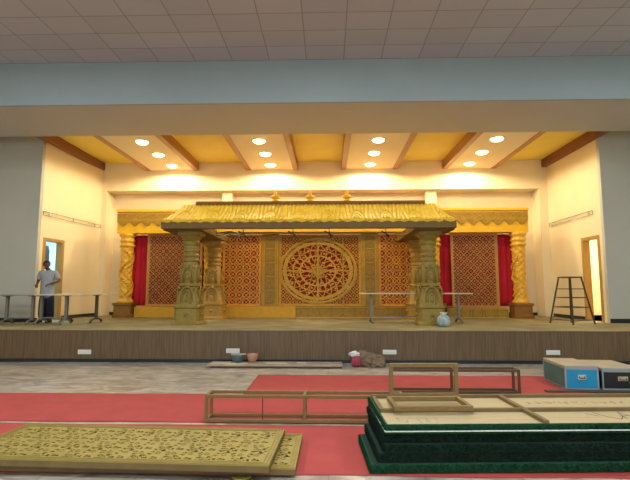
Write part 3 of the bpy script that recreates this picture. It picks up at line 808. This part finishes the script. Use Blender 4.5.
# ------------------------------------------------------------------ turf platforms
def turf_platform(label, x0, x1, y0, y1, z0, z1, top=False, seed=1, fm='turf_shaded'):
    t = thing('turf_platform', label, 'platform', (x0, y0, z0), .05); W = x1-x0; D = y1-y0; h = z1-z0
    bxobj('deck', (.012, W-.012, .012, D-.012, h-.03, h-.012) if top else (.012, W-.012, .012, D-.012, 0, h), 'ply' if top else 'turf_shaded', t)
    b_ = B(); e = .014
    for d in ((0, W, 0, e), (0, W, D-e, D), (0, e, e, D-e), (W-e, W, e, D-e)): box(b_, *d, .002, h)
    rnd = random.Random(seed)
    def blade(p, n):
        l = rnd.uniform(.008, .026); s = .004; a = rnd.uniform(-.9, .9); n = Vector(n); tt = Vector((-n.y, n.x, 0))
        q = p+n*l+tt*(l*a)+Vector((0, 0, rnd.uniform(-.008, .01)))
        q.z = min(max(q.z, .0005), h)
        b_.faces.new([b_.verts.new(v) for v in (p-tt*s, p+tt*s, q)])
        b_.faces.new([b_.verts.new(v) for v in (p-Vector((0, 0, s)), p+Vector((0, 0, s)), q)])
    for i in range(2600): blade(Vector((rnd.uniform(0, W), 0, rnd.uniform(.005, h-.005))), (0, -1, 0))
    for i in range(2600): blade(Vector((0, rnd.uniform(0, D), rnd.uniform(.005, h-.005))), (-1, 0, 0))
    obj('turf_skirt', b_, 'turf' if top else fm, t, fix=False)
    return t
turf_platform('lowest dark green turf platform of the stack, jutting out left', .36, 3.42, 4.1, 4.92, .0135, .092, False, 1, 'turf')
turf_platform('second turf platform from the bottom of the green stack', .43, 3.4, 4.13, 5.0, .093, .171, False, 2)
turf_platform('middle turf platform of the green stack', .48, 3.48, 4.12, 5.08, .172, .25, False, 3)
turf_platform('shade-toned green turf platform just beneath the topmost one with battens', .47, 3.5, 4.15, 5.12, .251, .329, False, 4)
tp = turf_platform('topmost turf-edged plywood platform with battens and pale piping', .49, 3.6, 4.11, 5.17, .33, .41, True, 5)
W, D, h = 3.13, 1.06, .08
b_ = B()
tube(b_, [(-.006, -.012, .026), (W, -.012, .026)], .006, 6); tube(b_, [(-.01, -.01, .026), (-.01, D, .026)], .006, 6); obj('piping', b_, 'piping', tp, True)
for y in (.45, D-.035):
    b_ = B(); box(b_, .02, W-.02, y-.02, y+.02, h-.012, h+.022); obj('batten', b_, 'batten', tp, bevel=.003)
for yy in ((.02, .428), (.472, D-.057)):
    b_ = B(); box(b_, 1.37, 1.415, yy[0], yy[1], h-.012, h+.022); obj('batten', b_, 'batten', tp, bevel=.003)
b_ = B(); box(b_, .02, .06, .48, D-.06, h-.012, h+.015); obj('batten', b_, 'batten', tp, bevel=.003)
# faint hand-drawn marks on the plywood
deck = next(o for o in tp.children if o.name.startswith('deck'))
deck.data.materials.append(M['marker']); deck.data.materials.append(M['marker_blue'])
def ink(b_, k):
    for f in b_.faces: f.material_index = k
    b_.from_mesh(deck.data); b_.to_mesh(deck.data); b_.free()
def strokes(k, x0, x1, y0, y1, n, seed):
    rnd = random.Random(seed); b_ = B(); z = h-.0115
    for i in range(n):
        x = x0+(x1-x0)*(i+.5)/n; s = (x1-x0)/n*.42; hh = (y1-y0)/2; yc = (y0+y1)/2
        for q in range(rnd.choice((2, 3))):
            a = (x+rnd.uniform(-s, s), yc+rnd.choice((-1, 0, 1))*hh, z); c = (x+rnd.uniform(-s, s), yc+rnd.choice((-1, 0, 1))*hh, z)
            if math.dist(a, c) > .015: bar(b_, a, c, .007, .001)
    ink(b_, k)
strokes(1, 1.56, 2.9, .74, .82, 14, 4)
strokes(2, .12, .5, .1, .24, 7, 9)
b_ = B(); z = h-.0115
for pts in (((1.92, .35), (1.97, .32), (2.0, .26)), ((2.02, .4), (2.07, .24), (2.14, .16), (2.22, .26)), ((2.2, .16), (2.26, .4), (2.32, .18)), ((2.2, .27), (2.34, .29)), ((2.3, .16), (2.4, .34), (2.46, .39))):
    for a, c in zip(pts, pts[1:]): bar(b_, (*a, z), (*c, z), .009, .001)
ink(b_, 1)
rect_frame('flat_frame', 'rectangular wooden frame lying flat on the topmost turf platform', (.61, 4.45, .4335), .735, .42, .04, .045, True)
rect_frame('upright_frame', 'rectangular wooden frame standing upright at the rear of the turf platforms', (.64, 5.03, .4335), .725, .345, .04, .035, False)

# ------------------------------------------------------------------ flight cases
def flight_case(label, loc_, rz, W, D, H, front, side, topm):
    t = thing('flight_case', label, 'case', loc_, rz)
    bxobj('front_panel', (.02, W-.02, .004, .02, .02, H-.04), front, t)
    bxobj('body', (.006, W-.006, .02, D-.006, .0, H-.05), side, t)
    l_ = bxobj('lid', (.0, W, .006, D, H-.035, H), topm, t, .004)
    b_ = B(); e = .022
    for x in (0, W-e): box(b_, x, x+e, 0, .024, 0, H-.045)
    box(b_, e, W-e, 0, .024, 0, e); box(b_, 0, W, 0, .022, H-.06, H-.036)
    for x in (-.003, W-e+.003): box(b_, x, x+e, .024, D, 0, .02); box(b_, x, x+e, .024, D, H-.05, H-.034); box(b_, x, x+e, D-e, D+.003, .02, H-.05)
    box(b_, 0, W, -.002, .004, H-.032, H-.004)
    obj('metal_edging', b_, 'alu', t)
    b_ = B(); box(b_, W*.38, W*.62, -.004, .004, H*.42, H*.62); hp = obj('handle_plate', b_, 'chrome' if front == 'case_blue' else 'case_top', t)
    b_ = B(); tube(b_, [(W*.42, -.002, H*.56), (W*.42, -.02, H*.48), (W*.58, -.02, H*.48), (W*.58, -.002, H*.56)], .008, 6); obj('handle', b_, 'dark_steel', hp, True)
    return t
flight_case('blue fronted flight case with teal side and dusty top', (3.68, 7.52, .014), -.06, .5, .85, .36, 'case_blue', 'case_teal', 'case_top')
flight_case('black fronted flight case at the right, beside the blue case', (4.27, 7.56, .001), -.04, .62, .9, .33, 'case_black', 'case_black', 'case_top')
tag(bxobj('dark_plank', (3.3, 4.9, 7.3, 7.42, .012, .03), 'plank_dark', None, .003), 'thin dark plank on the floor in front of the flight cases', 'plank')

# ------------------------------------------------------------------ clutter by the stage
def plank(label, x, y, z, L, W, T, rz, m):
    b_ = B(); box(b_, -L/2, L/2, -W/2, W/2, 0, T); o = obj('plank', b_, m, None, bevel=.003); o.location = (x, y, z); o.rotation_euler.z = rz
    return tag(o, label, 'plank')
plank('long dark plank at the bottom of the pile by the stage front', -1.03, 9.5, .001, 2.6, .2, .035, .0, 'plank_dark')
plank('dark plank under the pile, closer to the stage front', -1.08, 9.8, .001, 2.55, .18, .035, .004, 'plank_dark')
plank('wide dusty plank lying on top of the pile by the stage front', -1.07, 9.64, .037, 2.7, .48, .025, .003, 'plank')
def offcut(label, pts, x, y, z):
    b_ = B(); prism(b_, pts, 0, .012)
    for v in b_.verts: v.co = (v.co.x, v.co.z, v.co.y)
    o = obj('offcut', b_, 'paper'); o.location = (x, y, z); return tag(o, label, 'offcut')
offcut('pale jagged offcut at the far left end of the plank pile', [(-.2, -.05), (.05, -.09), (.22, -.03), (.12, .02), (.2, .1), (0, .05), (-.12, .1)], -2.2, 9.6, .063)
offcut('pale pointed offcut crossing the left part of the plank pile', [(-.2, -.16), (-.08, -.15), (.24, .0), (.1, .07), (.02, .02), (-.05, .09)], -1.86, 9.56, .063)
offcut('pale flat piece lying on the plank pile right of the basket', [(-.22, -.04), (.22, -.05), (.2, .05), (-.2, .06)], -1.05, 9.62, .063)
offcut('small pale scrap on the middle of the plank pile', [(-.1, -.03), (.1, -.04), (.07, .05), (-.06, .05)], -.55, 9.68, .063)
t = thing('bucket', 'small grey blue bucket with pale stick across it on the plank pile', 'bucket', (-1.87, 9.76, .063))
b_ = B(); lathe(b_, [(.1, 0), (.125, .14), (.132, .145), (.132, .155), (.11, .15), (.09, .02)], 22); obj('tub', b_, 'bucket', t, True)
b_ = B(); tube(b_, [(-.13, 0, .15), (-.1, -.05, .09), (0, -.13, .06), (.1, -.05, .09), (.13, 0, .15)], .005, 6); obj('bail_handle', b_, 'steel', t, True)
b_ = B(); box(b_, -.14, .17, -.02, .02, .157, .175); obj('stick', b_, 'paper', t)
t = thing('basket', 'small round pink tan basket beside the grey blue bucket', 'basket', (-1.56, 9.74, .063))
t.scale = (.74, .74, .9)
b_ = B(); lathe(b_, [(.07, 0), (.12, .06), (.145, .14), (.15, .19), (.135, .19), (.11, .07), (.05, .02)], 22, fn=lambda a, z: .004*math.sin(12*a)); obj('bowl', b_, 'basket', t, True)
b_ = B(); tube(b_, [(.143*math.cos(2*PI*i/20), .143*math.sin(2*PI*i/20), .19) for i in range(21)], .01, 6); obj('rim', b_, 'basket', t, True)

def crumple(bm, c, rx, ry, rz, seed, amp=.22):
    rnd = random.Random(seed); ph = [rnd.uniform(0, 6) for _ in range(6)]
    ret = bmesh.ops.create_icosphere(bm, subdivisions=4, radius=1)
    for v in ret['verts']:
        p = v.co.copy(); f = 1+amp*(math.sin(p.x*5+ph[0])*math.sin(p.y*6+ph[1])+.6*math.sin(p.z*9+p.x*7+ph[2])*math.sin(p.y*10+ph[3])+.3*math.sin(p.x*17+ph[4]+p.z*13))
        v.co = (c[0]+p.x*f*rx, c[1]+p.y*f*ry, max(.0, c[2]+p.z*f*rz))
t = thing('cloth_bundle', 'crumpled heap of tan, pink and white cloths against the stage front', 'cloth heap', (.76, 9.7, .001)); t.scale = (.84, 1, 1.15)
b_ = B(); crumple(b_, (.1, .05, .08), .33, .2, .15, 1); crumple(b_, (-.08, .08, .16), .2, .15, .1, 2); crumple(b_, (.28, 0, .05), .2, .2, .1, 3); obj('tan_cloth', b_, 'cloth_tan', t, True)
b_ = B(); crumple(b_, (-.24, -.06, .09), .11, .12, .09, 4); obj('pink_cloth', b_, 'cloth_pink', t, True)
b_ = B(); crumple(b_, (-.27, 0, .21), .12, .1, .05, 5); obj('white_cloth', b_, 'cloth_white', t, True)

# ------------------------------------------------------------------ the man
def skinned(name, verts, edges, radii, m, parent, levels=2, root=0):
    me = bpy.data.meshes.new(name); me.from_pydata(verts, edges, []); o = bpy.data.objects.new(name, me); COL.objects.link(o)
    o.modifiers.new('Skin', 'SKIN')
    for i, r in enumerate(radii):
        sv = me.skin_vertices[0].data[i]; sv.radius = r if isinstance(r, tuple) else (r, r); sv.use_root = (i == root)
    s = o.modifiers.new('Sub', 'SUBSURF'); s.levels = levels; s.render_levels = levels
    bpy.context.view_layer.update(); dg = bpy.context.evaluated_depsgraph_get()
    em = bpy.data.meshes.new_from_object(o.evaluated_get(dg)); bpy.data.objects.remove(o); 
    return em
def from_meshes(name, meshes, m, parent, remesh=0.):
    b_ = B()
    for q in meshes: b_.from_mesh(q)
    o = obj(name, b_, m, parent, True, fix=False)
    if remesh:
        r = o.modifiers.new('R', 'REMESH'); r.mode = 'VOXEL'; r.voxel_size = remesh; r.use_smooth_shade = True
    return o
man = thing('person', 'man in pale grey-blue shirt and navy trousers standing at the left doorway', 'person', (-7.5, 12.3, S), .22)
sk = {'pel': (0, 0, .86), 'wai': (0, 0, 1.0), 'che': (0, -.005, 1.17), 'uch': (0, 0, 1.3), 'nec': (.0, -.01, 1.39), 'nek': (.005, -.02, 1.45)}
V, E_, R_ = [], [], []
def add(p, r, frm=None):
    V.append(p); R_.append(r)
    if frm is not None: E_.append((frm, len(V)-1))
    return len(V)-1
a = add((0, 0, .86), (.11, .085)); w = add((0, 0, 1.0), (.11, .08), a); c = add((0, -.005, 1.17), (.135, .095), w); u = add((0, 0, 1.3), (.10, .08), c)
n1 = add((0, -.01, 1.39), .052, u); n2 = add((-.02, -.025, 1.45), .05, n1)
arms = {-1: [(-.18, 0, 1.31), (-.25, .03, 1.08), (-.2, -.17, 1.0)], 1: [(.18, 0, 1.31), (.29, .0, 1.09), (.12, -.2, 1.01)]}
wr = {}
for s in (-1, 1):
    q = arms[s]; k1 = add(q[0], .055, u); k2 = add(q[1], .04, k1); k3 = add(q[2], .027, k2); wr[s] = q
    h1 = add((s*.09, 0, .8), .085, a); h2 = add((s*.1, -.02, .46), .055, h1); h3 = add((s*.11, .02, .09), .038, h2); add((s*.12, -.13, .035), .035, h3)
meshes = [skinned('tmp', V, E_, R_, None, None)]
# hands with fingers
for s in (-1, 1):
    e, wv = Vector(wr[s][1]), Vector(wr[s][2]); d = (wv-e).normalized(); side = d.cross(Vector((0, 0, 1))).normalized(); upv = side.cross(d)
    V, E_, R_ = [], [], []
    p0 = add(tuple(wv), .026); p1 = add(tuple(wv+d*.05), (.034, .02), p0); p2 = add(tuple(wv+d*.085), (.036, .018), p1)
    meshes.append(skinned('tmp', V, E_, R_, None, None, 2))
    for f, (o_, L) in enumerate(((-.03, .065), (-.01, .078), (.01, .072), (.03, .055))):
        V, E_, R_ = [], [], []
        b0 = wv+d*.07+side*o_; f0 = add(tuple(b0), .009); f1 = add(tuple(b0+d*L*.5-upv*.008), .0088, f0); f2 = add(tuple(b0+d*L*.8-upv*.03), .008, f1); add(tuple(b0+d*L*.85-upv*.052), .007, f2)
        meshes.append(skinned('tmp', V, E_, R_, None, None, 1))
    V, E_, R_ = [], [], []
    b0 = wv+d*.03-side*.02*s; f0 = add(tuple(b0), .012); f1 = add(tuple(b0-side*.03*s+d*.025), .01, f0); add(tuple(b0-side*.035*s+d*.06), .009, f1)
    meshes.append(skinned('tmp', V, E_, R_, None, None, 1))
# head
hb_ = B(); hm = Matrix.Translation((-.035, -.045, 1.515)) @ Matrix.Rotation(.55, 4, 'Z') @ Matrix.Rotation(.3, 4, 'X')
def HB(c, r, sx, sy, sz): 
    st = len(hb_.verts); bmesh.ops.create_uvsphere(hb_, u_segments=20, v_segments=14, radius=1, matrix=hm @ Matrix.Translation(c) @ Matrix.Diagonal((r*sx, r*sy, r*sz, 1)))
HB((0, .01, .02), .085, .92, 1.08, 1.1); HB((0, -.02, -.045), .06, .95, 1.0, 1.05); HB((0, -.095, -.005), .014, .9, 1.2, 1.9); HB((0, -.085, -.055), .022, 1.1, .6, .35)
HB((0, -.085, -.068), .02, 1.1, .6, .35); HB((0, -.07, -.1), .022, 1, .8, .8); HB((-.082, .005, -.005), .022, .35, .8, 1.3); HB((.082, .005, -.005), .022, .35, .8, 1.3); HB((0, -.07, .028), .05, 1, .4, .2)
mh = bpy.data.meshes.new('tmp'); hb_.to_mesh(mh); hb_.free(); meshes.append(mh)
body = from_meshes('body', meshes, 'skin', man, .0085)
b_ = B(); bmesh.ops.create_uvsphere(b_, u_segments=24, v_segments=16, radius=1, matrix=hm @ Matrix.Translation((0, .022, .035)) @ Matrix.Diagonal((.087, .095, .09, 1)))
rm = [v for v in b_.verts if (hm.inverted() @ v.co).y < -.035 and (hm.inverted() @ v.co).z < .075 or (hm.inverted() @ v.co).z < -.04]
bmesh.ops.delete(b_, geom=rm, context='VERTS'); o = obj('hair', b_, 'hair', man, True); o.modifiers.new('S', 'SOLIDIFY').thickness = .012
for s in (-1, 1):
    b_ = B(); bmesh.ops.create_uvsphere(b_, u_segments=12, v_segments=8, radius=1, matrix=hm @ Matrix.Translation((s*.03, -.075, .008)) @ Matrix.Diagonal((.012, .008, .007, 1))); obj('eye', b_, 'eye', man, True)
# shirt
V, E_, R_ = [], [], []
a = add((0, 0, .6), (.19, .16)); a = add((0, 0, .8), (.195, .16), a); w = add((0, 0, .96), (.165, .125), a); c = add((0, -.005, 1.17), (.17, .12), w); u = add((0, 0, 1.3), (.13, .1), c); add((0, -.005, 1.375), .066, u)
for s in (-1, 1):
    q = arms[s]; k1 = add((q[0][0], q[0][1], q[0][2]+.0), .075, u); m1 = Vector(q[0]).lerp(Vector(q[1]), .85); add(tuple(m1), .07, k1)
from_meshes('shirt', [skinned('tmp', V, E_, R_, None, None)], 'shirt', man)
V, E_, R_ = [], [], []
a = add((0, 0, .96), (.13, .1)); a = add((0, 0, .84), (.15, .12), a)
for s in (-1, 1):
    h1 = add((s*.075, 0, .72), .108, a); h2 = add((s*.085, -.02, .46), .11, h1); add((s*.1, .02, .05), .1, h2)
from_meshes('trousers', [skinned('tmp', V, E_, R_, None, None)], 'trousers', man)
for s in (-1, 1):
    b_ = B(); bmesh.ops.create_uvsphere(b_, u_segments=16, v_segments=10, radius=1, matrix=Matrix.Translation((s*.12, -.07, .035)) @ Matrix.Diagonal((.05, .135, .04, 1)))
    for v in b_.verts: v.co.z = max(v.co.z, .001)
    obj('shoe', b_, 'shoe', man, True)

# groups of like things
GR = {'folding_table': 'folding tables on the stage', 'turf_platform': 'stacked turf platforms', 'carpet_runner': 'red carpet runners', 'drape': 'crimson drape strips of the backdrop',
      'rosette_pilaster': 'rosette pilasters beside the medallion', 'plank': 'planks on the hall floor', 'lattice_screen': 'lattice screens of the backdrop', 'fascia_beam': 'yellow fascia lengths of the backdrop',
      'carved_board': 'carved boards on the carpet', 'carved_offcut': 'carved offcuts under the boards', 'box_frame': 'open wooden box frames', 'flight_case': 'flight cases', 'wall_rail': 'rails on the stage side walls', 'offcut': 'pale offcuts on the planks',
      'plinth': 'plain yellow plinths', 'carved_plinth': 'rosette plinths'}
for o in list(bpy.data.objects):
    k = o.name.split('.')[0]
    if o.parent is None and k in GR and 'label' in o.keys(): o['group'] = GR[k]

# ------------------------------------------------------------------ hall light
for x in (-6, 0, 6):
    for y, e in ((-3, 170), (1.5, 182), (5.6, 132)):
        area('hall_lamp', (x, y, 6.4), (0, 0, 0), 1.2, 1.2, e, (.86, .95, 1))
area('hall_daylight', (0, HY0+.2, 3.2), (PI/2, 0, 0), 14, 3.5, 430, (.84, .94, 1))
wd = bpy.data.worlds.new('World'); sc.world = wd; wd.use_nodes = True
wd.node_tree.nodes['Background'].inputs[0].default_value = (.5, .6, .7, 1); wd.node_tree.nodes['Background'].inputs[1].default_value = .05

# ------------------------------------------------------------------ camera
cd = bpy.data.cameras.new('camera'); cam = bpy.data.objects.new('camera', cd); COL.objects.link(cam)
cd.sensor_fit = 'HORIZONTAL'; cd.sensor_width = 36; cd.lens = 465/630*36
cam.location = (0, 0, 1.55); cam.rotation_euler = (PI/2+math.radians(6.1), 0, math.radians(1.6))
cd.clip_start = .05; cd.clip_end = 100
sc.camera = cam
sc.view_settings.view_transform = 'Standard'; sc.view_settings.look = 'None'; sc.view_settings.gamma = 1
sc.view_settings.use_curve_mapping = False; sc.view_settings.exposure = 0
